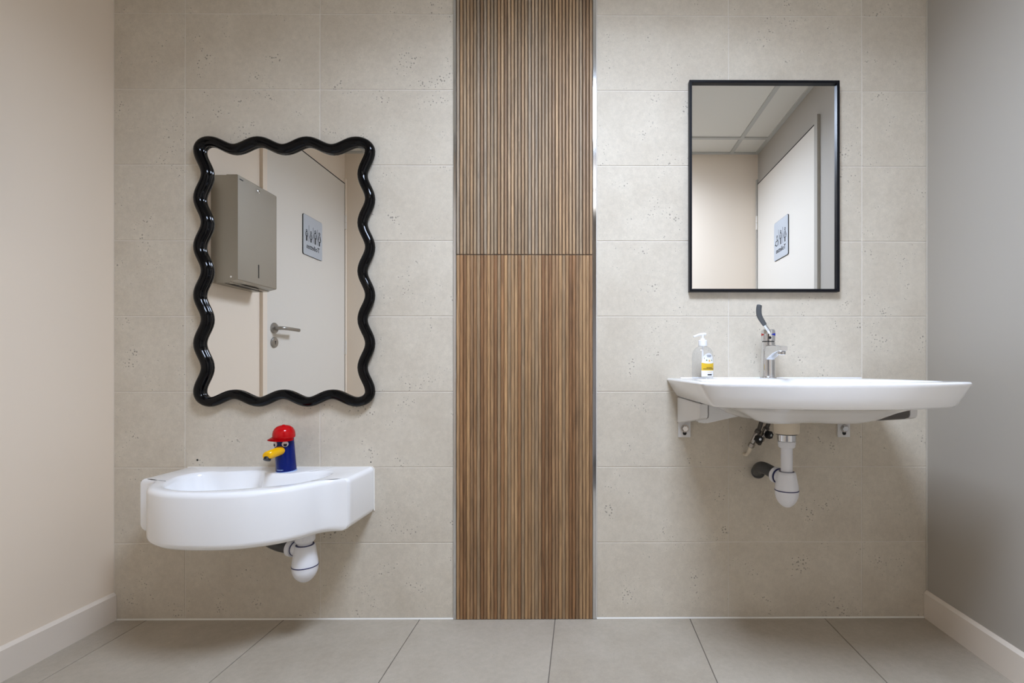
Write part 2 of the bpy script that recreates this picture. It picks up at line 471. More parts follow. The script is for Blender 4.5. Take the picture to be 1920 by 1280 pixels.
# ------------------------------------------------------------------ wood strip
SX0, SX1, ZJ = -0.4207, 0.0345, 1.2160
def slat_panel(label, z0, z1, mname, width, depth):
    t_ = thing('wood_slat_panel', label, 'wall panel', (SX0, TT - 0.0066, z0))
    b = bm_new(); add_box(b, SX0, SX1, -0.0005, TT - 0.0066, z0, z1)
    obj('backing_board', b, 'woodgap', t_)
    NS = 40; p = (SX1 - SX0) / NS
    src = None
    for k in range(NS):
        cx = SX0 + p * (k + 0.5); c = (cx, -0.0005, (z0 + z1) / 2)
        if src is None:
            h = width / 2
            prof = [(-h, 0.0), (-h, depth * 0.55), (-h * 0.80, depth * 0.88), (-h * 0.45, depth), (h * 0.45, depth), (h * 0.80, depth * 0.88), (h, depth * 0.55), (h, 0.0)]
            b = bm_new(); add_prism(b, prof, lambda u, v, d: (cx + u, -0.0005 - v, d), z0 + 0.0006, z1 - 0.0006)
            src = obj('slat', b, mname, t_, loc=c)
        else: inst(src, 'slat', t_, c)
    return t_
slat_panel('upper brown wood slat panel with open dark grooves, above the joint', ZJ + 0.0012, ZC, 'wood_up', 0.0090, 0.0062)
slat_panel('lower brown wood slat panel with tight grooves, reaching the floor', 0.0008, ZJ - 0.0006, 'wood_lo', 0.0103, 0.0050)
for nm, xa, xb, sd in (('trim_4', -0.4300, -0.4210, 'left'), ('trim_5', 0.0350, 0.0465, 'right')):
    bm = bm_new(); add_box(bm, xa, xb, -0.0060, TT - 0.0066, 0.0005, ZC, 0.0008)
    struct(nm, bm, 'trimmetal', 'narrow shiny metal strip along the ' + sd + ' edge of the wood slats')

# ------------------------------------------------------------------ doors seen in the mirrors
def door(name, x, s, label):
    """door on a side wall; s = direction into the room"""
    Y0, Y1, Z1 = -0.800, -1.598, 2.046
    def bx(b, d0, d1, ya, yb, z0, z1, bev=0.0):
        xs = sorted((x + s * d0, x + s * d1)); ys = sorted((ya, yb))
        add_box(b, xs[0], xs[1], ys[0], ys[1], z0, z1, bev); return b
    o = struct(name, bx(bm_new(), 0.0, 0.011, Y0 - 0.0035, Y1 + 0.0035, 0.008, Z1 - 0.006, 0.0008), 'doorpaint', label)
    b = bm_new()
    bx(b, 0, 0.015, Y0 + 0.032, Y0, 0.0, Z1 + 0.030); bx(b, 0, 0.015, Y1, Y1 - 0.021, 0.0, Z1 + 0.030)
    bx(b, 0, 0.004, Y0, Y1, Z1, Z1 + 0.030)
    obj('door_frame', b, 'paint' if s > 0 else 'paint_r_dimmed', o)
    b = bm_new()
    bx(b, 0, 0.0108, Y0, Y0 - 0.0034, 0.0, Z1); bx(b, 0, 0.0108, Y1 + 0.0034, Y1, 0.0, Z1); bx(b, 0, 0.0108, Y0 - 0.0034, Y1 + 0.0034, Z1 - 0.0059, Z1)
    obj('gasket_or_gap_shade', b, 'gap', o)  # dark strips filling the door gaps, their shade put into the colour
    for z_ in (0.28, 0.975, 1.79):
        b = bm_new(); add_cyl(b, (x + s * 0.0165, Y1 + 0.001, z_ - 0.045), (x + s * 0.0165, Y1 + 0.001, z_ - 0.001), 0.0062, seg=14)
        add_cyl(b, (x + s * 0.0165, Y1 + 0.001, z_ + 0.001), (x + s * 0.0165, Y1 + 0.001, z_ + 0.045), 0.0062, seg=14)
        obj('hinge', b, 'doorpaint', o, smooth=True)
    yr, zr = -0.858, 1.040
    b = bm_new(); add_lathe(b, (x + s * 0.011, yr, zr), (s, 0, 0), [(0.027, 0), (0.027, 0.006), (0.0245, 0.009), (0.0, 0.009)], 32)
    h = obj('handle_rose', b, 'handle', o, smooth=True)
    b = bm_new()
    path = [(x + s * 0.018, yr, zr), (x + s * 0.046, yr, zr), (x + s * 0.055, yr - 0.004, zr), (x + s * 0.059, yr - 0.014, zr), (x + s * 0.059, yr - 0.045, zr), (x + s * 0.059, yr - 0.135, zr - 0.001)]
    add_tube(b, path, 0.0092, 14)
    obj('lever', b, 'handle', h, smooth=True)
    b = bm_new(); add_lathe(b, (x + s * 0.011, yr, zr - 0.072), (s, 0, 0), [(0.026, 0), (0.026, 0.006), (0.0235, 0.0085), (0.0, 0.0085)], 32)
    k = obj('key_rose', b, 'handle', o, smooth=True)
    b = bm_new(); bx(b, 0.0196, 0.0201, yr + 0.002, yr - 0.002, zr - 0.082, zr - 0.070); add_lathe(b, (x + s * 0.0196, yr, zr - 0.068), (s, 0, 0), [(0.0042, 0), (0.0042, 0.0005)], 14)
    obj('keyhole', b, 'black', k)
    return o
door('door_1', XL, 1, 'off white flush door beside the steel towel dispenser')
door('door_2', XR, -1, 'off white flush door seen in the rectangular mirror')

# toilet signs
def stroke(b, pts, wd, fn, d0, d1):
    for (u0, v0), (u1, v1) in zip(pts[:-1], pts[1:]):
        L_ = math.hypot(u1 - u0, v1 - v0) or 1e-6
        ex, ey = (u1 - u0) / L_ * wd * 0.4, (v1 - v0) / L_ * wd * 0.4
        nx, ny = -(v1 - v0) / L_ * wd / 2, (u1 - u0) / L_ * wd / 2
        add_prism(b, [(u0 - ex + nx, v0 - ey + ny), (u0 - ex - nx, v0 - ey - ny), (u1 + ex - nx, v1 + ey - ny), (u1 + ex + nx, v1 + ey + ny)], fn, d0, d1)

def ring(b, u, v, r, wd, fn, d0, d1, a0=0, a1=360):
    stroke(b, [(u + r * math.cos(math.radians(a0 + (a1 - a0) * k / 16)), v + r * math.sin(math.radians(a0 + (a1 - a0) * k / 16))) for k in range(17)], wd, fn, d0, d1)

def sign(x, s, yc, zc, figures, label):
    hw, hh, rr = 0.100, 0.1125, 0.010
    poly = []
    for cx_, cy_, a0 in ((hw - rr, hh - rr, 0), (-hw + rr, hh - rr, 90), (-hw + rr, -hh + rr, 180), (hw - rr, -hh + rr, 270)):
        for k in range(5):
            a_ = math.radians(a0 + k * 22.5); poly.append((cx_ + rr * math.cos(a_), cy_ + rr * math.sin(a_)))
    # reading direction: u to the reader's right
    fn = lambda u, v, d: (x + s * d, yc + s * u, zc + v)
    o = thing('toilet_sign', label, 'sign', (x + s * 0.011, yc, zc - hh))
    obj('backing', add_prism(bm_new(), poly, fn, 0.0111, 0.0155), 'black', o)
    obj('plate', add_prism(bm_new(), [(u * 0.985, v * 0.987) for u, v in poly], fn, 0.0155, 0.0168), 'signsteel', o)
    d0, d1 = 0.0168, 0.0173
    n_ = len(figures); pit = 0.178 / n_
    top, base = 0.058, -0.030
    for i, (kind, sc_) in enumerate(figures):
        u = -0.089 + pit * (i + 0.5); b = bm_new(); H_ = 0.078 * sc_; q = lambda a, c: (u + a * sc_ * min(pit / 0.044, 1.15), base + c * H_)
        wd = 0.0034
        if kind == 'wheel':
            ring(b, u - 0.006, base + 0.70 * H_, 0.0055, wd, fn, d0, d1)
            stroke(b, [(u - 0.006, base + 0.60 * H_), (u - 0.005, base + 0.36 * H_), (u + 0.012, base + 0.36 * H_), (u + 0.017, base + 0.10 * H_), (u + 0.023, base + 0.11 * H_)], wd * 1.3, fn, d0, d1)
            ring(b, u - 0.002, base + 0.24 * H_, 0.0175, wd * 1.3, fn, d0, d1, 115, 340)
        else:
            ring(b, u, base + 0.90 * H_, 0.0068 * sc_, wd, fn, d0, d1)
            if kind == 'woman':
                stroke(b, [q(-0.006, .76), q(-0.014, .42), q(-0.011, .36)], wd, fn, d0, d1); stroke(b, [q(0.006, .76), q(0.014, .42), q(0.011, .36)], wd, fn, d0, d1)
                stroke(b, [q(-0.005, .70), q(-0.012, .30), q(0.012, .30), q(0.005, .70)], wd, fn, d0, d1)
                stroke(b, [q(-0.003, .29), q(-0.003, .0)], wd * 1.5, fn, d0, d1); stroke(b, [q(0.004, .29), q(0.004, .0)], wd * 1.5, fn, d0, d1)
            else:
                stroke(b, [q(-0.007, .78), q(0.007, .78)], wd, fn, d0, d1)
                stroke(b, [q(-0.007, .77), q(-0.013, .66), q(-0.013, .40)], wd, fn, d0, d1); stroke(b, [q(0.007, .77), q(0.013, .66), q(0.013, .40)], wd, fn, d0, d1)
                stroke(b, [q(-0.006, .66), q(-0.006, .40), q(0.006, .40), q(0.006, .66)], wd * 0.8, fn, d0, d1)
                stroke(b, [q(-0.0042, .42), q(-0.0042, .0)], wd * 1.7, fn, d0, d1); stroke(b, [q(0.0042, .42), q(0.0042, .0)], wd * 1.7, fn, d0, d1)
        obj('pictogram', b, 'print', o)
        if i < n_ - 1:
            b = bm_new(); stroke(b, [(-0.089 + pit * (i + 1), base - 0.002), (-0.089 + pit * (i + 1), top)], 0.0020, fn, d0, d1)
            obj('divider', b, 'print', o)
    # lettering
    cu = bpy.data.curves.new('lettering', 'FONT'); cu.body = 'Toilettes'; cu.align_x = 'CENTER'; cu.size = 0.038; cu.offset = 0.0006; cu.resolution_u = 3
    tmp = bpy.data.objects.new('tmp', cu); COL.objects.link(tmp)
    dg = bpy.context.evaluated_depsgraph_get(); me = bpy.data.meshes.new_from_object(tmp.evaluated_get(dg))
    bpy.data.objects.remove(tmp)
    b = bm_new(); b.from_mesh(me)
    bmesh.ops.solidify(b, geom=list(b.faces), thickness=0.0003)
    for v_ in b.verts: v_.co = Vector(fn(v_.co.x, v_.co.y - 0.072, 0.0168 + 0.0004 + v_.co.z))
    obj('lettering', b, 'print', o)
    return o
sign(XL, 1, -1.209, 1.585, [('woman', 1.0), ('man', 1.0), ('woman', 0.78), ('man', 0.78)], 'brushed steel toilet sign with four figures, on the door beside the towel dispenser')
sign(XR, -1, -1.205, 1.585, [('woman', 1.0), ('man', 1.0), ('wheel', 1.0)], 'brushed steel toilet sign with a wheelchair symbol, seen in the rectangular mirror')

# paper towel dispenser on the left wall
T0, T1, ZB, ZT, DW = -0.452, -0.714, 1.197, 1.652, 0.114
o = thing('towel_dispenser', 'brushed steel paper towel dispenser seen in the wavy mirror', 'dispenser', (XL, (T0 + T1) / 2, ZB))
b = bm_new(); add_prism(b, [(0.0005, ZB), (0.078, ZB + 0.001), (0.078, ZT - 0.002), (0.0005, ZT - 0.002)], lambda u, v, d: (XL + u, d, v), T1 + 0.001, T0 - 0.001)
obj('body', b, 'steel', o)
b = bm_new(); add_prism(b, [(0.066, ZB + 0.0015), (0.110, ZB + 0.013), (DW, ZB + 0.016), (DW, ZT - 0.003), (DW - 0.003, ZT), (0.066, ZT)], lambda u, v, d: (XL + u, d, v), T1, T0)
cov = obj('front_cover', b, 'steel', o)
b = bm_new(); add_lathe(b, (XL + DW, -0.583, 1.626), (1, 0, 0), [(0.0085, 0), (0.0085, 0.002), (0.006, 0.003), (0.0, 0.003)], 20)
lk = obj('lock', b, 'chrome', cov, smooth=True)
b = bm_new(); add_box(b, XL + DW + 0.0028, XL + DW + 0.0034, -0.5855, -0.5805, 1.624, 1.628); obj('lock_slot', b, 'black', cov)
b = bm_new(); add_prism(b, [(-0.588, 1.240), (-0.582, 1.240), (-0.582, 1.300), (-0.588, 1.300)], lambda u, v, d: (XL + d, u, v), DW, DW + 0.0004)
obj('level_window', b, 'black', cov)
b = bm_new(); add_lathe(b, (XL + 0.086, T0, 1.222), (0, 1, 0), [(0.0042, 0), (0.0042, 0.0012), (0.0, 0.0016)], 14); obj('screw', b, 'chrome', cov, smooth=True)
b = bm_new()
for k in range(5): add_box(b, XL + DW, XL + DW + 0.0004, -0.4625 - 0.0045 * k - 0.0034, -0.4625 - 0.0045 * k, 1.634, 1.6385)
obj('maker_mark', b, 'print', cov)
# outlet slot under the body, lens shaped, dark
yc_ = (T0 + T1) / 2
lens = []
for k in range(13): a_ = k / 12; lens.append((0.050 - 0.006 * (1 - (2 * a_ - 1) ** 2) - 0.0 , T0 - 0.012 - a_ * (T0 - T1 - 0.024)))
for k in range(13):
    a_ = 1 - k / 12; q_ = max(0.0, 1 - abs(2 * a_ - 1) * 1.25)
    lens.append((0.054 + 0.030 * min(1, q_ * 2.2), T0 - 0.012 - a_ * (T0 - T1 - 0.024)))
b = bm_new(); add_prism(b, lens, lambda u, v, d: (XL + u, v, d + (max(0, u - 0.066) * 0.25)), ZB - 0.0010, ZB - 0.0004)
obj('paper_slot', b, 'black', o)

# ------------------------------------------------------------------ mirrors
# wavy mirror: half round black lacquered frame
o = thing('wavy_mirror', 'wall mirror with a wavy glossy black frame above the small basin', 'mirror', (-0.983, 0.0, 0.712))
def wavy():
    xa, xb = -1.2290, -0.7460           # first and last bump along the top
    za, zb = 1.5560, 0.7600             # first and last bump along the sides
    yt, ybm, xl, xr = 1.5860, 0.7265, -1.2640, -0.7015   # outermost centre line
    A = 0.0125
    pts = []
    K = 3 * 16
    for k in range(K): u = k / K; pts.append((xa + (xb - xa) * u, yt - A * (1 - math.cos(2 * PI * 3 * u))))
    for k in range(8): a_ = PI / 2 * (1 - k / 8); pts.append((xb + (xr - xb) * math.cos(a_), za + (yt - za) * math.sin(a_)))
    K2 = 5 * 16
    for k in range(K2): u = k / K2; pts.append((xr - A * (1 - math.cos(2 * PI * 5 * u)), za + (zb - za) * u))
    for k in range(8): a_ = -PI / 2 * k / 8; pts.append((xb + (xr - xb) * math.cos(a_), zb - (ybm - zb) * math.sin(a_)))
    for k in range(K): u = k / K; pts.append((xb + (xa - xb) * u, ybm + A * (1 - math.cos(2 * PI * 3 * u))))
    for k in range(8): a_ = -PI / 2 - PI / 2 * k / 8; pts.append((xa + (xa - xl) * math.cos(a_), zb - (ybm - zb) * math.sin(a_)))
    for k in range(K2): u = k / K2; pts.append((xl + A * (1 - math.cos(2 * PI * 5 * u)), zb + (za - zb) * u))
    for k in range(8): a_ = PI - PI / 2 * k / 8; pts.append((xa + (xa - xl) * math.cos(a_), za + (yt - za) * math.sin(a_)))
    return pts
wp = wavy()
b = bm_new(); add_tube(b, [(p[0], -0.0165, p[1]) for p in wp], 0.0162, 20, closed=True)
obj('frame', b, 'blackgloss', o, smooth=True, angle=80)
b = bm_new(); add_prism(b, wp, lambda u, v, d: (u, -d, v), 0.008, 0.012)
obj('mirror_glass', b, 'mirror', o)
b = bm_new(); add_prism(b, wp, lambda u, v, d: (u, -d, v), 0.001, 0.0078)
obj('back_board', b, 'black', o)

# rectangular mirror
RX0, RX1, RZ0, RZ1 = 0.3540, 0.8535, 1.0915, 1.7915
o = thing('rectangular_mirror', 'rectangular mirror in a thin black frame above the large basin', 'mirror', ((RX0 + RX1) / 2, 0.0, RZ0))
FW, FD = 0.0090, 0.022
for (a0, c0), (a1, c1) in (((RX0, RZ0), (RX1, RZ0)), ((RX1, RZ0), (RX1, RZ1)), ((RX1, RZ1), (RX0, RZ1)), ((RX0, RZ1), (RX0, RZ0))):
    cx_, cz_ = (RX0 + RX1) / 2, (RZ0 + RZ1) / 2
    ins = lambda a, c: (a + (FW if a < cx_ else -FW), c + (FW if c < cz_ else -FW))
    poly = [(a0, c0), (a1, c1), ins(a1, c1), ins(a0, c0)]
    b = bm_new(); add_prism(b, poly, lambda u, v, d: (u, -d, v), 0.0005, FD)
    bmesh.ops.bevel(b, geom=list(b.edges), offset=0.0007, segments=1, affect='EDGES')
    obj('frame_bar', b, 'blacksatin', o)
b = bm_new(); add_box(b, RX0 + FW, RX1 - FW, -0.0125, -0.008, RZ0 + FW, RZ1 - FW)
obj('mirror_glass', b, 'mirror', o)
b = bm_new(); add_box(b, RX0 + FW, RX1 - FW, -0.0078, -0.001, RZ0 + FW, RZ1 - FW)
obj('back_board', b, 'black', o)

# ------------------------------------------------------------------ basins
def polar(poly, c, N, off=0.0):
    out = []
    for k in range(N):
        a_ = 2 * PI * (k + off) / N; dx, dy = math.cos(a_), math.sin(a_); best = 0
        for (x0, y0), (x1, y1) in zip(poly, poly[1:] + poly[:1]):
            ex, ey = x1 - x0, y1 - y0; den = dx * ey - dy * ex
            if abs(den) < 1e-12: continue
            qx, qy = x0 - c[0], y0 - c[1]
            r = (qx * ey - qy * ex) / den; u = (qx * dy - qy * dx) / den
            if r > best and -1e-9 <= u <= 1 + 1e-9: best = r
        out.append((c[0] + dx * best, c[1] + dy * best))
    return out

def inset(pts, c, d, back=0.0015, free=False):
    """move towards c by d (less on the wall side unless free)"""
    out = []
    for x_, t_ in pts:
        vx, vy = c[0] - x_, c[1] - t_; l_ = math.hypot(vx, vy)
        if free: out.append((x_ + vx / l_ * d, t_ + vy / l_ * d)); continue
        dd = min(d, back) if t_ < 0.004 else d
        nx_, nt = x_ + vx / l_ * dd, t_ + vy / l_ * dd
        if t_ < 0.004: nx_ = x_ + (vx / l_) * d * (1 if abs(vx) > abs(vy) * 1.2 else 0.3); nt = t_
        out.append((nx_, nt))
    return out

def smooth_closed(pts, it):
    for _ in range(it):
        pts = [tuple((pts[i - 1][c] + 2 * pts[i][c] + pts[(i + 1) % len(pts)][c]) / 4 for c in (0, 1)) for i in range(len(pts))]
    return pts

W = lambda pts, z: [Vector((x_, -t_, z)) for x_, t_ in pts]
N = 320

# --- small basin
cb = -1.005
half = [(0.31, 0.0), (0.31, 0.172), (0.306, 0.180), (0.285, 0.184), (0.262, 0.195), (0.243, 0.216), (0.225, 0.248), (0.200, 0.281), (0.168, 0.309), (0.115, 0.337), (0.06, 0.351)]
arc = catmull([(0.31, 0.150)] + half[1:] + [(0.0, 0.355)] + [(-u, t_) for u, t_ in reversed(half[1:])] + [(-0.31, 0.150)], 8, False)
poly = [(cb + 0.31, 0.0)] + [(cb + u, t_) for u, t_ in arc] + [(cb - 0.31, 0.0)]
c0 = (cb, 0.15)
out = polar(poly, c0, N)
bowl = catmull([(-1.220, 0.100), (-1.185, 0.074), (-1.128, 0.078), (-1.075, 0.062), (-1.030, 0.062), (-0.990, 0.094), (-0.948, 0.106), (-0.900, 0.101), (-0.850, 0.072), (-0.808, 0.072), (-0.782, 0.105),
                (-0.782, 0.165), (-0.812, 0.230), (-0.851, 0.262), (-0.905, 0.288), (-0.965, 0.310), (-1.046, 0.321), (-1.115, 0.306), (-1.170, 0.271), (-1.203, 0.216), (-1.228, 0.150)], 8)
c1 = (cb, 0.185)
bo = polar(bowl, c1, N)
ZT_, ZB_ = 0.509, 0.353
basin = thing('wash_basin', 'small white rounded wash basin hung low under the wavy mirror', 'basin', (cb, 0.0, ZB_))
rings = [W(inset(out, c0, 0.10), ZB_ + 0.0), W(inset(out, c0, 0.024), ZB_)]
for k in range(1, 6):
    a_ = PI / 2 * k / 5; rings.append(W(inset(out, c0, 0.024 * (1 - math.sin(a_))), ZB_ + 0.022 * (1 - math.cos(a_))))
rings.append(W(out, ZT_ - 0.06))
for k in range(0, 6):
    a_ = PI / 2 * k / 5; rings.append(W(inset(out, c0, 0.015 * (1 - math.cos(a_))), ZT_ - 0.015 * (1 - math.sin(a_))))
rings.append(W(inset(bo, c1, -0.006), ZT_)); rings.append(W(bo, ZT_ - 0.0008))
for d_, dz in ((0.004, 0.004), (0.008, 0.012), (0.014, 0.030), (0.024, 0.060), (0.040, 0.082), (0.062, 0.094)):
    rings.append(W(smooth_closed(inset(bo, c1, d_), int(d_ * 300)), ZT_ - dz))
b = bm_new(); add_rings(b, rings)
obj('bowl', b, 'ceramic', basin, smooth=True, angle=40)
# drain and overflow inside the bowl
b = bm_new(); add_lathe(b, (-0.90, -0.20, ZT_ - 0.0945), (0, 0, 1), [(0.028, 0), (0.028, 0.003), (0.020, 0.004), (0.0, 0.0035)], 28)
obj('drain_cover', b, 'chrome', basin, smooth=True)
# white sealant along the wall
b = bm_new(); add_tube(b, [(cb - 0.309, -0.0012, ZT_ - 0.0012), (cb + 0.305, -0.0012, ZT_ - 0.0012), (cb + 0.3105, -0.0012, ZT_ - 0.008), (cb + 0.3105, -0.0012, ZB_ + 0.01)], 0.0022, 8)
obj('sealant', b, 'caulk', basin)

# --- large accessible basin
cl = 0.612
half = [(0.330, 0.0), (0.330, 0.448), (0.328, 0.468), (0.318, 0.482), (0.29, 0.499), (0.24, 0.521), (0.17, 0.545), (0.09, 0.561)]
arc = catmull([(0.330, 0.40)] + half[1:] + [(0.0, 0.567)] + [(-u, t_) for u, t_ in reversed(half[1:])] + [(-0.330, 0.40)], 8, False)
poly = [(cl + 0.330, 0.0)] + [(cl + u, t_) for u, t_ in arc] + [(cl - 0.330, 0.0)]
c0 = (cl, 0.27)
out = polar(poly, c0, N)
bowl = catmull([(cl + u, t_) for u, t_ in ((0.0, 0.125), (0.13, 0.125), (0.23, 0.155), (0.288, 0.235), (0.296, 0.34), (0.285, 0.425), (0.23, 0.478), (0.12, 0.518), (0.0, 0.530),
                                         (-0.12, 0.518), (-0.23, 0.478), (-0.285, 0.425), (-0.296, 0.34), (-0.288, 0.235), (-0.23, 0.155), (-0.13, 0.125))], 8)
c1 = (cl, 0.30); bo = polar(bowl, c1, N)
ZT2, ZB2 = 0.8045, 0.7425
big = thing('accessible_basin', 'wide white flat wash basin with chrome mixer, right of the wood slats', 'basin', (cl, 0.0, 0.657))
taper = lambda dx, dt: [(cl + (x_ - cl) * (1 - dx / 0.33), t_ * (1 - dt / 0.567)) for x_, t_ in out]
rings = [W(inset(smooth_closed(out, 60), c0, 0.245, free=True), 0.689), W(inset(smooth_closed(out, 40), c0, 0.222, free=True), 0.692), W(inset(smooth_closed(out, 30), c0, 0.188, free=True), 0.702), W(inset(smooth_closed(out, 20), c0, 0.148, free=True), 0.722),
         W(inset(smooth_closed(out, 8), c0, 0.100, free=True), 0.7385), W(taper(0.054, 0.032), ZB2 + 0.0005), W(taper(0.042, 0.020), ZB2), W(taper(0.036, 0.0145), ZB2 + 0.0015), W(taper(0.032, 0.0115), ZB2 + 0.006), W(taper(0.019, 0.007), ZB2 + 0.026),
         W(taper(0.005, 0.002), ZT2 - 0.012)]
for k in range(0, 5):
    a_ = PI / 2 * k / 4; rings.append(W(inset(out, c0, 0.0015 + 0.006 * (1 - math.cos(a_))), ZT2 - 0.006 * (1 - math.sin(a_))))
rings.append(W(inset(bo, c1, -0.006), ZT2)); rings.append(W(bo, ZT2 - 0.001))
for d_, dz in ((0.006, 0.006), (0.020, 0.020), (0.060, 0.044), (0.110, 0.066), (0.170, 0.080)):
    rings.append(W(smooth_closed(inset(bo, c1, d_), int(d_ * 200)), ZT2 - dz))
b = bm_new(); add_rings(b, rings)
obj('bowl', b, 'ceramic', big, smooth=True, angle=40)
# low upstand along the wall
b = bm_new(); add_box(b, cl - 0.285, cl + 0.318, -0.016, -0.0004, ZT2 - 0.004, ZT2 + 0.0032, 0.0012, 2)
obj('upstand', b, 'ceramic', big, smooth=True)
# ceramic support rib under the back edge
for s in (-1, 1):
    b = bm_new()
    prof = [(0.262, ZB2 - 0.002), (0.262, 0.690), (0.244, 0.664), (0.215, 0.660), (0.150, 0.675), (0.035, 0.697), (0.035, ZB2 - 0.002)]
    add_prism(b, [(cl + s * u, v_) for u, v_ in prof], lambda u, v, d: (u, -d, v), 0.001, 0.075)
    bmesh.ops.bevel(b, geom=list(b.edges), offset=0.005, segments=2, affect='EDGES')
    obj('support_rib', b, 'ceramic', big, smooth=True)
XD, TD = 0.607, 0.190
b = bm_new(); add_lathe(b, (XD, -TD, 0.6435), (0, 0, 1), [(0.0325, 0.0), (0.0355, 0.003), (0.0365, 0.030), (0.0345, 0.044), (0.0345, 0.090)], 36)
obj('drain_boss', b, 'biscuit', big, smooth=True)
b = bm_new(); add_lathe(b, (XD, -TD, 0.7252), (0, 0, 1), [(0.030, 0), (0.030, 0.002), (0.018, 0.003), (0.0, 0.003)], 28)
obj('drain_cover', b, 'chrome', big, smooth=True)

# basin brackets
def bracket(xa, xb, px, label):
    o = thing('basin_bracket', label, 'bracket', ((xa + xb) / 2, 0.0, 0.607), 'brackets under the large basin')
    prof = [(0.001, 0.659), (0.010, 0.6565), (0.300, 0.698), (0.318, 0.7035), (0.322, 0.712), (0.322, 0.7405), (0.001, 0.7405)]
    b = bm_new(); add_prism(b, prof, lambda u, v, d: (d, -u, v), xa, xb)
    bmesh.ops.bevel(b, geom=list(b.edges), offset=0.0018, segments=2, affect='EDGES')
    obj('arm_cover', b, 'greyplastic', o, smooth=True)
    b = bm_new(); add_box(b, px - 0.0205, px + 0.0205, -0.0075, -0.0005, 0.607, 0.664, 0.001)
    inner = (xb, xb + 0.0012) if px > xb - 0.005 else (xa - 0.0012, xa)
    b2 = bm_new(); add_prism(b2, [(u, v) for u, v in prof], lambda u, v, d: (d, -u, v), *inner); obj('arm_shade', b2, 'armshade', o)  # thin dark sheet standing for shade on the cover's inner side
    pl = obj('wall_plate', b, 'greyplastic', o)
    b = bm_new(); add_lathe(b, (px + 0.001, -0.0075, 0.6365), (0, -1, 0), [(0.0130, 0), (0.0130, 0.0022), (0.0070, 0.0022)], 24)
    obj('washer', b, 'valvemetal', pl)
    b = bm_new(); add_lathe(b, (px + 0.001, -0.0075, 0.6365), (0, -1, 0), [(0.0102, 0.0022), (0.0102, 0.0092), (0.0090, 0.0104)], 6)
    obj('bolt', b, 'chrome', pl)
    b = bm_new(); add_prism(b, [(px - 0.0055, 0.627), (px - 0.0062, 0.619), (px - 0.003, 0.6145), (px + 0.004, 0.6145), (px + 0.007, 0.619), (px + 0.0062, 0.627)], lambda u, v, d: (u, -d, v), 0.0075, 0.0079)
    obj('bolt_slot', b, 'black', pl)
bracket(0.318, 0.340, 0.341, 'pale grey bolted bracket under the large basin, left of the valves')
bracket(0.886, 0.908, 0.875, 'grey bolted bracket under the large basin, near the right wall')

# ------------------------------------------------------------------ traps
def trap(o, x, t_, ztop, z1, z2, zbot, r1, r2, rt):
    y = -t_
    b = bm_new(); add_lathe(b, (x, y, z1 - 0.012), (0, 0, 1), [(rt, 0), (rt, ztop - z1 + 0.012)], 28); obj('inlet_tube', b, 'plastic', o, smooth=True)
    b = bm_new(); add_lathe(b, (x, y, z1 - 0.001), (0, 0, 1), [(rt + 0.0004, -0.003), (rt + 0.0052, -0.003), (rt + 0.0052, 0.0014), (rt + 0.0004, 0.0014)], 28); obj('seal_ring', b, 'navy', o, smooth=True)
    b = bm_new(); add_lathe(b, (x, y, z2), (0, 0, 1), [(r2, 0.0), (r2 - 0.0006, 0.010), (r1 + 0.0025, (z1 - z2) * 0.82), (r1 + 0.0006, (z1 - z2) * 0.95), (r1 - 0.003, z1 - z2), (rt, z1 - z2 - 0.001)], 32); obj('trap_body', b, 'plastic', o, smooth=True, angle=50)
    b = bm_new(); add_lathe(b, (x, y, z2 - 0.0012), (0, 0, 1), [(r2 - 0.002, -0.0012), (r2 + 0.0010, -0.0012), (r2 + 0.0010, 0.0014), (r2 - 0.002, 0.0014)], 32); obj('seal_ring', b, 'navy', o, smooth=True)
    h = z2 - zbot
    b = bm_new(); add_lathe(b, (x, y, z2 - 0.0024), (0, 0, -1), [(r2 + 0.0006, 0), (r2, 0.004)] + [(r2 * math.cos(a_) ** 1.12 if a_ < PI / 2 else 0.0, 0.004 + (h - 0.0064) * math.sin(a_)) for a_ in [PI / 2 * k / 12 for k in range(1, 12)]] + [(0.0, h - 0.0024)], 32)
    obj('trap_cup', b, 'plastic', o, smooth=True, angle=60)

o = thing('bottle_trap', 'white bottle trap with navy rings on a long tube under the large basin', 'drain trap', (XD, -TD, 0.424))
b = bm_new(); add_lathe(b, (XD, -TD, 0.6205), (0, 0, 1), [(0.0240, 0.0), (0.0262, 0.002), (0.0262, 0.0195), (0.0285, 0.0205), (0.0285, 0.0225)], 32); obj('drain_nut', b, 'chrome', o, smooth=True)
b = bm_new(); add_lathe(b, (XD, -TD, 0.6410), (0, 0, 1), [(0.0300, 0.0), (0.0300, 0.0024)], 32); obj('gasket_or_gap_shade', b, 'black', o)
b = bm_new(); add_lathe(b, (XD, -TD, 0.6015), (0, 0, 1), [(0.0205, 0.0), (0.0235, 0.0035), (0.0238, 0.0100), (0.0248, 0.0105), (0.0248, 0.0188)], 32); obj('tube_nut', b, 'plastic', o, smooth=True)
trap(o, XD, TD, 0.603, 0.531, 0.4775, 0.424, 0.0245, 0.0335, 0.0166)
b = bm_new(); add_cyl(b, (XD - 0.003, -TD + 0.014, 0.508), (XD - 0.010, -TD + 0.040, 0.510), 0.0205, seg=26); obj('outlet', b, 'plastic', o, smooth=True)
b = bm_new(); add_lathe(b, (XD - 0.0100, -TD + 0.036, 0.510), (-0.011, 0.036, 0.002), [(0.021, 0), (0.0245, 0.0015), (0.0245, 0.014), (0.020, 0.016)], 28); obj('outlet_nut', b, 'plastic', o, smooth=True)
b = bm_new(); add_lathe(b, (XD - 0.0093, -TD + 0.0335, 0.510), (-0.011, 0.036, 0.002), [(0.019, 0), (0.0235, 0.0), (0.0235, 0.002), (0.019, 0.002)], 28); obj('seal_ring', b, 'navy', o)
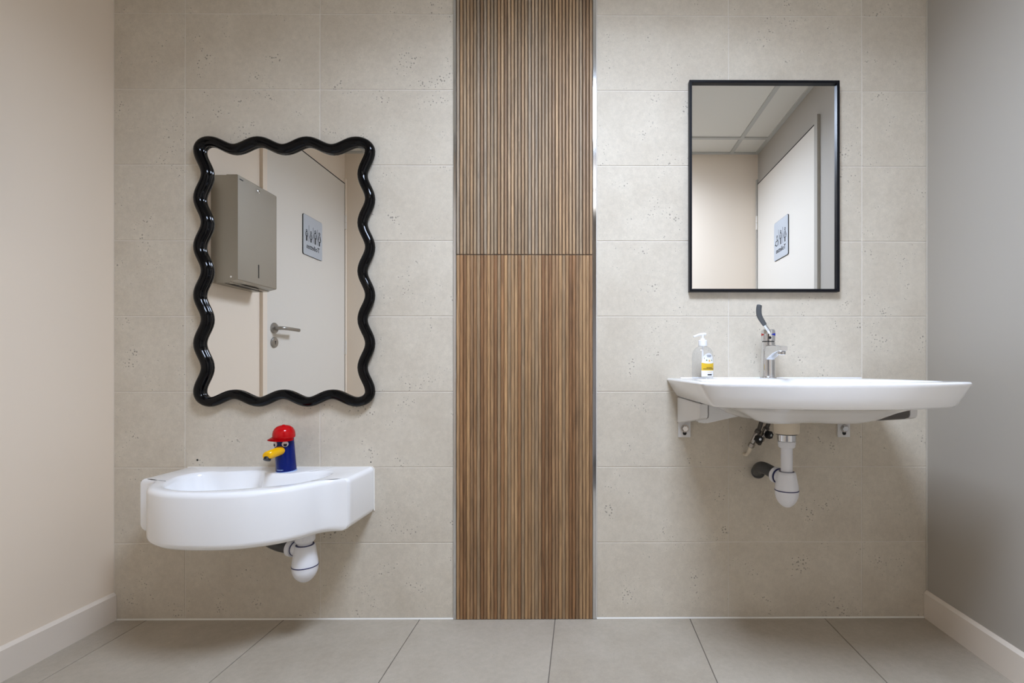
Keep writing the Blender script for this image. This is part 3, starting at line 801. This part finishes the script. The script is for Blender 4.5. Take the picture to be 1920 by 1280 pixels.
b = bm_new(); add_tube(b, catmull([(XD - 0.014, -TD + 0.050, 0.512), (XD - 0.024, -TD + 0.074, 0.519), (XD - 0.034, -0.085, 0.522), (XD - 0.036, -0.060, 0.514), (XD - 0.029, -0.030, 0.498), (XD - 0.020, -0.004, 0.4905)], 5, False), 0.0185, 20)
add_lathe(b, (XD - 0.019, -0.0010, 0.4900), (-0.28, -1, 0.22), [(0.0215, 0), (0.0215, 0.030), (0.0190, 0.032)], 26)
obj('waste_pipe', b, 'pvc', o, smooth=True)

XD2, TD2 = -0.830, 0.170
o = thing('bottle_trap', 'short white bottle trap with navy rings under the small basin', 'drain trap', (XD2, -TD2, 0.198))
b = bm_new(); add_lathe(b, (XD2, -TD2, 0.318), (0, 0, 1), [(0.0230, 0.0), (0.0275, 0.006), (0.0275, 0.0348)], 30); obj('tube_nut', b, 'plastic', o, smooth=True)
trap(o, XD2, TD2, 0.345, 0.311, 0.250, 0.198, 0.0265, 0.0355, 0.0200)
dv = Vector((-0.93, 0.30, 0.06)).normalized(); p_ = Vector((XD2, -TD2, 0.293))
b = bm_new(); add_cyl(b, p_ + dv * 0.018, p_ + dv * 0.040, 0.021, seg=26); obj('outlet', b, 'plastic', o, smooth=True)
b = bm_new(); add_lathe(b, p_ + dv * 0.038, dv, [(0.021, 0), (0.0265, 0.0015), (0.0265, 0.015), (0.021, 0.017)], 28); obj('outlet_nut', b, 'plastic', o, smooth=True)
b = bm_new(); add_lathe(b, p_ + dv * 0.0355, dv, [(0.019, 0), (0.0225, 0.0), (0.0225, 0.002), (0.019, 0.002)], 28); obj('seal_ring', b, 'navy', o)
b = bm_new(); add_tube(b, catmull([p_ + dv * 0.052, p_ + dv * 0.10, p_ + dv * 0.16 + Vector((0, 0.02, 0)), Vector((-1.01, -0.06, 0.315)), Vector((-1.03, -0.003, 0.318))], 5, False), 0.0195, 20)
obj('waste_pipe', b, 'pvc', o, smooth=True)

# ------------------------------------------------------------------ stop valves
def valve(label, base, p1, p2, hose, hx, dark):
    o = thing('angle_valve', label, 'valve', base)
    B, P1, P2 = Vector(base), Vector(p1), Vector(p2); d = (P2 - P1)
    b = bm_new(); add_tube(b, catmull([B, B + Vector((0.001, -0.022, 0.002)), P1 - d * 0.12 + Vector((0, 0, -0.004)), P1 + d * 0.05], 5, False), 0.0058, 14)
    obj('supply_pipe', b, 'biscuit' if not dark else 'braid', o, smooth=True)
    b = bm_new(); add_lathe(b, P1, d, [(0.0085, 0), (0.0105, 0.003), (0.0105, 0.014), (0.0080, 0.016)], 6); obj('lower_nut', b, 'valvemetal', o)
    b = bm_new(); add_lathe(b, P1 + d.normalized() * 0.016, d, [(0.0075, 0), (0.0090, 0.004), (0.0090, d.length * 0.55), (0.0072, d.length * 0.62)], 20); obj('valve_body', b, 'valvemetal', o, smooth=True)
    b = bm_new(); add_lathe(b, P2 - d.normalized() * 0.018, d, [(0.0085, 0), (0.0100, 0.002), (0.0100, 0.014), (0.0075, 0.017)], 6); obj('upper_nut', b, 'braid', o)
    mid = (P1 + P2) / 2 + Vector((0.002, 0, 0)); hd = Vector(hx)
    b = bm_new(); add_cyl(b, mid, mid + hd * 0.4, 0.0052, seg=14); obj('spindle', b, 'valvemetal', o, smooth=True)
    b = bm_new()
    a_, c_, dd = frame_of(hd); pts_ = []
    for k in range(24):
        r_ = 0.0125 if k % 4 < 2 else 0.0108; pts_.append((r_ * math.cos(2 * PI * k / 24), r_ * math.sin(2 * PI * k / 24)))
    add_prism(b, pts_, lambda u, v, q: mid + a_ * u + c_ * v + dd * q, hd.length * 0.4, hd.length)
    kn = obj('knob', b, 'black', o)
    b = bm_new(); add_lathe(b, mid + hd, hd, [(0.0042, 0), (0.0042, 0.0012), (0.0, 0.0016)], 14); obj('knob_screw', b, 'chrome', kn, smooth=True)
    b = bm_new(); add_tube(b, catmull([P2 - d.normalized() * 0.004] + [Vector(h) for h in hose], 6, False), 0.0068, 14); obj('hose', b, 'braid', o, smooth=True)
valve('angle valve with a round black knob and a white pipe stub, left of the drain', (0.543, -0.0005, 0.550), (0.5485, -0.045, 0.580), (0.571, -0.062, 0.641),
      [(0.5745, -0.064, 0.655), (0.5775, -0.068, 0.672), (0.577, -0.078, 0.700)], (0.006, -0.026, 0.0), False)
valve('dark angle valve with a black knob right beside the cream drain boss', (0.578, -0.0005, 0.592), (0.583, -0.040, 0.600), (0.598, -0.058, 0.648),
      [(0.601, -0.064, 0.662), (0.600, -0.080, 0.690)], (0.013, -0.022, -0.002), True)

# ------------------------------------------------------------------ chrome mixer on the large basin
MX, MY, MZ = 0.5975, -0.070, ZT2
o = thing('mixer_tap', 'chrome lever mixer tap with a dark grey grip on the large basin', 'tap', (MX, MY, MZ))
b = bm_new(); add_lathe(b, (MX, MY, MZ), (0, 0, 1), [(0.0255, 0), (0.0260, 0.0015), (0.0255, 0.005), (0.0228, 0.0065)], 36); obj('base_ring', b, 'chrome', o, smooth=True)
b = bm_new(); add_lathe(b, (MX, MY, MZ + 0.0065), (0, 0, 1), [(0.0218, 0), (0.0218, 0.109), (0.0205, 0.1105)], 40); obj('body', b, 'chrome', o, smooth=True)
b = bm_new(); add_lathe(b, (MX, MY, MZ + 0.1165), (0, 0, 1), [(0.0192, 0), (0.0192, 0.003)], 36); obj('neck_ring', b, 'black', o)
b = bm_new(); add_lathe(b, (MX, MY, MZ + 0.1195), (0, 0, 1), [(0.0208, 0), (0.0220, 0.001), (0.0220, 0.032), (0.0200, 0.0365), (0.014, 0.0385), (0.0, 0.039)], 40); head = obj('head', b, 'chrome', o, smooth=True)
# marks on the head
def arc_patch(b, cx, cy, r, a0, a1, z0a, z1a, z0b, z1b, K=6):
    va = []
    for k in range(K + 1):
        f = k / K; a_ = math.radians(a0 + (a1 - a0) * f)
        for z_ in (z0a + (z0b - z0a) * f, z1a + (z1b - z1a) * f):
            va.append(b.verts.new((cx + r * math.sin(a_), cy - r * math.cos(a_), z_)))
    for k in range(K): b.faces.new((va[2 * k], va[2 * k + 2], va[2 * k + 3], va[2 * k + 1]))
zc_ = MZ + 0.1395
b = bm_new(); arc_patch(b, MX, MY, 0.0222, 6, 52, zc_, zc_ + 0.002, zc_ - 0.004, zc_ + 0.006); obj('cold_mark', b, 'bluemark', head)
b = bm_new(); arc_patch(b, MX, MY, 0.0222, -92, -58, zc_ - 0.004, zc_ + 0.006, zc_, zc_ + 0.002); obj('hot_mark', b, 'redmark', head)
# lever and grip
lv = [(MX + 0.000, MY - 0.012, MZ + 0.139), (MX - 0.006, MY - 0.021, MZ + 0.150), (MX - 0.0245, MY - 0.026, MZ + 0.1745)]
b = bm_new(); add_tube(b, lv, 0.0058, 14); obj('lever', b, 'chrome', o, smooth=True)
gp = catmull([(MX - 0.0210, MY - 0.0255, MZ + 0.170), (MX - 0.031, MY - 0.028, MZ + 0.184), (MX - 0.0400, MY - 0.031, MZ + 0.199), (MX - 0.0425, MY - 0.033, MZ + 0.216), (MX - 0.0415, MY - 0.034, MZ + 0.228), (MX - 0.0405, MY - 0.034, MZ + 0.2325)], 5, False)
def grip_r(u): return 0.0068 + 0.0018 * math.sin(min(u, 0.85) / 0.85 * PI * 0.75) - (0.0050 * ((u - 0.86) / 0.14) ** 2 if u > 0.86 else 0)
b = bm_new(); add_tube(b, gp, grip_r, 16); obj('lever_grip', b, 'greygrip', o, smooth=True)
b = bm_new(); add_lathe(b, (MX - 0.003, MY - 0.0215, MZ + 0.130), (-0.12, -1, 0), [(0.0046, 0), (0.0046, 0.0008)], 16); obj('grub_screw', b, 'black', head)
# spout: wide wedge growing out of the body, straight towards the room
sec = []
for tt, wd, zt, zb in ((0.004, 0.0165, 0.107, 0.058), (0.026, 0.0165, 0.1065, 0.061), (0.045, 0.0155, 0.1055, 0.068), (0.070, 0.0140, 0.1040, 0.077), (0.092, 0.0130, 0.1025, 0.0815), (0.116, 0.0125, 0.1000, 0.0830), (0.122, 0.0112, 0.0985, 0.0845)):
    ring_ = []
    hz = (zt - zb) / 2; cz_ = MZ + (zt + zb) / 2
    for k in range(28):
        a_ = 2 * PI * k / 28; ca, sa = math.cos(a_), math.sin(a_)
        f = 0.38
        ring_.append(Vector((MX + wd * math.copysign(abs(ca) ** f, ca), MY - tt, cz_ + hz * math.copysign(abs(sa) ** f, sa))))
    sec.append(ring_)
b = bm_new(); add_rings(b, sec); sp = obj('spout', b, 'chrome', o, smooth=True, angle=50)
b = bm_new(); add_lathe(b, (MX, MY - 0.106, MZ + 0.0840), (0, 0.10, -1), [(0.0118, 0), (0.0118, 0.009), (0.0102, 0.0105), (0.009, 0.0105), (0.009, 0.008), (0, 0.008)], 26); obj('aerator', b, 'chrome', sp, smooth=True)

# ------------------------------------------------------------------ children's tap on the small basin
KX, KY, KZ = -0.948, -0.066, ZT_
o = thing('bird_tap', "children's tap shaped like a blue bird in a red cap, on the small basin", 'tap', (KX, KY, KZ))
lean = Vector((-0.0035, -0.008, 0.122))           # slight lean towards the room
b = bm_new(); add_lathe(b, (KX, KY, KZ), lean, [(0.0302, 0.0), (0.0302, 0.0025), (0.0285, 0.003)], 40); obj('foot_ring', b, 'paleblue', o, smooth=True)
b = bm_new(); add_lathe(b, Vector((KX, KY, KZ + 0.0025)), lean, [(0.0292, 0), (0.0280, 0.05), (0.0272, 0.112), (0.0262, 0.115)], 44); obj('body', b, 'bluebody', o, smooth=True)
TC = Vector((KX, KY, KZ)) + lean.normalized() * 0.111
ca_ = Vector((0.06, -0.16, 1.0)).normalized()      # cap tips forward
b = bm_new(); add_lathe(b, TC - ca_ * 0.001, ca_, [(0.0316, 0.0), (0.0322, 0.003), (0.0318, 0.012), (0.0298, 0.0205), (0.0255, 0.0285), (0.0185, 0.0345), (0.010, 0.0372), (0.0, 0.038)], 44)
cap = obj('cap', b, 'red', o, smooth=True)
b = bm_new(); add_lathe(b, TC + ca_ * 0.0362, ca_, [(0.0050, 0), (0.0048, 0.0018), (0.003, 0.0030), (0, 0.0034)], 18); obj('cap_button', b, 'red', cap, smooth=True)
# brim
ax = Vector((1, 0, 0)); fw = ca_.cross(ax); fw = -fw if fw.y > 0 else fw; fw.normalize(); ax = fw.cross(ca_).normalized()
b = bm_new(); rings = []
for j in range(7):
    f = j / 6; rg = []
    for k in range(25):
        a_ = math.radians(-78 + 156 * k / 24); r0 = 0.0300
        r = r0 + f * (0.0215 * max(0.0, math.cos(a_)) ** 0.8 + 0.0005)
        dz = 0.0012 - 0.0040 * f * f - 0.0050 * f * math.sin(a_) ** 2 + 0.0020 * f
        rg.append(TC + ax * (r * math.sin(a_)) + fw * (r * math.cos(a_)) + ca_ * dz)
    rings.append(rg)
tops = add_rings(b, rings, False, False, closed=False)
bmesh.ops.solidify(b, geom=list(b.faces), thickness=0.0026)
obj('cap_brim', b, 'red', cap, smooth=True)
# eyes
for s in (-1, 1):
    a_ = math.radians(33 * s + 2); nrm = Vector((math.sin(a_), -math.cos(a_), 0.0))
    ec = Vector((KX, KY, KZ)) + lean.normalized() * 0.0905 + nrm * 0.0268
    b = bm_new(); add_lathe(b, ec, nrm, [(0.0090, 0), (0.0092, 0.0012), (0.0084, 0.0026), (0.0055, 0.0036), (0, 0.0040)], 24); eye = obj('eye', b, 'eyewhite', o, smooth=True)
    b = bm_new(); add_lathe(b, ec + nrm * 0.0030 + Vector((0, 0, -0.0026)), nrm, [(0.0050, 0), (0.0050, 0.0008), (0, 0.0012)], 20); obj('pupil', b, 'black', eye, smooth=True)
# beak spout
s0 = Vector((KX - 0.001, KY - 0.018, KZ + 0.0710)); s1 = Vector((KX - 0.003, KY - 0.096, KZ + 0.0640))
b = bm_new(); Ls = (s1 - s0).length
add_lathe(b, s0, s1 - s0, [(0.0138, 0), (0.0136, Ls * 0.6), (0.0133, Ls * 0.92), (0.0118, Ls * 0.985), (0.0090, Ls)], 30); spt = obj('beak_spout', b, 'yellow', o, smooth=True)
b = bm_new(); add_lathe(b, s1 + Vector((0, 0.0075, -0.0055)), Vector((0, -0.62, -1)), [(0.0100, 0), (0.0100, 0.0085), (0.0086, 0.0090), (0, 0.0088)], 26); obj('aerator', b, 'black', spt, smooth=True)
# tiny illegible print line at the foot
b = bm_new()
for k in range(11):
    a0 = -30 + 4.1 * k; arc_patch(b, KX - 0.0001, KY - 0.0004, 0.0296, a0, a0 + (3.3 if k % 3 else 2.6), KZ + 0.0068, KZ + 0.0090, KZ + 0.0068, KZ + 0.0090, 2)
obj('print_line', b, 'paleblue', o)

# ------------------------------------------------------------------ soap bottle
BX, BY, BZ = 0.3835, -0.082, ZT2
o = thing('soap_bottle', 'clear pump soap bottle with a yellow and white label, left end of the large basin', 'bottle', (BX, BY, BZ))
rot = math.radians(20)
def bottle_pt(r, a_, z_, sx=1.0, sy=0.66):
    u, v_ = r * sx * math.sin(a_), -r * sy * math.cos(a_)
    return Vector((BX + u * math.cos(rot) - v_ * math.sin(rot), BY + u * math.sin(rot) + v_ * math.cos(rot), BZ + z_))
prof = [(0.0, 0.0015), (0.028, 0.0015), (0.0335, 0.0005), (0.0362, 0.004), (0.0368, 0.012), (0.0368, 0.050), (0.0366, 0.066), (0.0350, 0.078), (0.0310, 0.088), (0.0245, 0.096), (0.0170, 0.1010), (0.0135, 0.1035), (0.0130, 0.107)]
rings = []
for r, z_ in prof:
    k_ = min(1, max(0, (z_ - 0.066) / 0.038)); sy = 0.66 + (1.0 - 0.66) * k_
    rings.append([bottle_pt(max(r, 1e-5), 2 * PI * k / 44, z_, 1.0, sy) for k in range(44)])
b = bm_new(); add_rings(b, rings, True, False); obj('bottle_body', b, 'clear', o, smooth=True)
b = bm_new(); add_lathe(b, (BX, BY, BZ + 0.104), (0, 0, 1), [(0.0135, 0), (0.0138, 0.001), (0.0138, 0.0165), (0.0125, 0.018), (0.0075, 0.0195), (0.0068, 0.0235), (0.0052, 0.0245)], 32); obj('collar', b, 'whitecap', o, smooth=True)
b = bm_new(); add_cyl(b, (BX, BY, BZ + 0.020), (BX, BY, BZ + 0.104), 0.0026, seg=10); obj('dip_tube', b, 'whitecap', o, smooth=True)
b = bm_new(); add_cyl(b, (BX, BY, BZ + 0.127), (BX, BY, BZ + 0.139), 0.0036, seg=16)
hd = catmull([(BX + 0.0098, BY + 0.002, BZ + 0.1412), (BX + 0.004, BY + 0.001, BZ + 0.1418), (BX - 0.008, BY - 0.001, BZ + 0.1405), (BX - 0.022, BY - 0.004, BZ + 0.1362), (BX - 0.0305, BY - 0.006, BZ + 0.1330)], 5, False)
add_tube(b, hd, lambda u: 0.0046 - 0.0016 * u, 14); obj('pump_head', b, 'whitecap', o, smooth=True)
LC = math.radians(6)
def lab(b, a0, a1, z0, z1, off, top=None, K=16, J=8):
    g = []
    for j in range(J + 1):
        row = []
        for k in range(K + 1):
            a_ = math.radians(a0 + (a1 - a0) * k / K); zt = z1 if top is None else top((k / K) * 2 - 1)
            row.append(b.verts.new(bottle_pt(0.0369 + off, LC + a_, z0 + (zt - z0) * j / J)))
        g.append(row)
    for j in range(J):
        for k in range(K): b.faces.new((g[j][k], g[j][k + 1], g[j + 1][k + 1], g[j + 1][k]))
b = bm_new(); lab(b, -36, 44, 0.0065, 0.0, 0.0004, lambda q: 0.050 + 0.031 * math.sqrt(max(0.0, 1 - q * q)) ** 1.1); lb = obj('label', b, 'label', o)
lb['label'] = 'white arched label with a yellow band'
b = bm_new(); lab(b, -36, 44, 0.026, 0.0, 0.0008, lambda q: 0.0475 + 0.003 * q * q); obj('yellow_band', b, 'labelyellow', lb)
b = bm_new()
for z_, a0, a1 in ((0.0720, -8, 16), (0.0680, -6, 15)):
    k = a0
    while k < a1: lab(b, k, k + 3.4, z_, z_ + 0.0022, 0.0009, None, 1, 1); k += 4.6
for q0 in (-23, 31): lab(b, q0, q0 + 2.4, 0.0620, 0.0665, 0.0009, None, 1, 1)
obj('title_print', b, 'textgrey', lb)
b = bm_new()
for z_, a0, a1 in ((0.0335, -10, 24), (0.0295, -27, 38)):
    k = a0
    while k < a1: lab(b, k, k + 3.0, z_, z_ + 0.0022, 0.0012, None, 1, 1); k += 4.0
lab(b, -4, 24, 0.0105, 0.0145, 0.0009, None, 4, 1)
obj('text_print', b, 'print', lb)
b = bm_new()
for a_, z_ in ((-12, 0.0560), (21, 0.0560)): lab(b, a_, a_ + 6, z_, z_ + 0.004, 0.0009, None, 2, 2)
obj('leaf_print', b, 'green', lb)
b = bm_new(); lab(b, 2, 12, 0.0535, 0.0595, 0.0009, None, 3, 3); lab(b, -6, 26, 0.0205, 0.0215, 0.0009, None, 6, 1); obj('fruit_print', b, 'orange', lb)
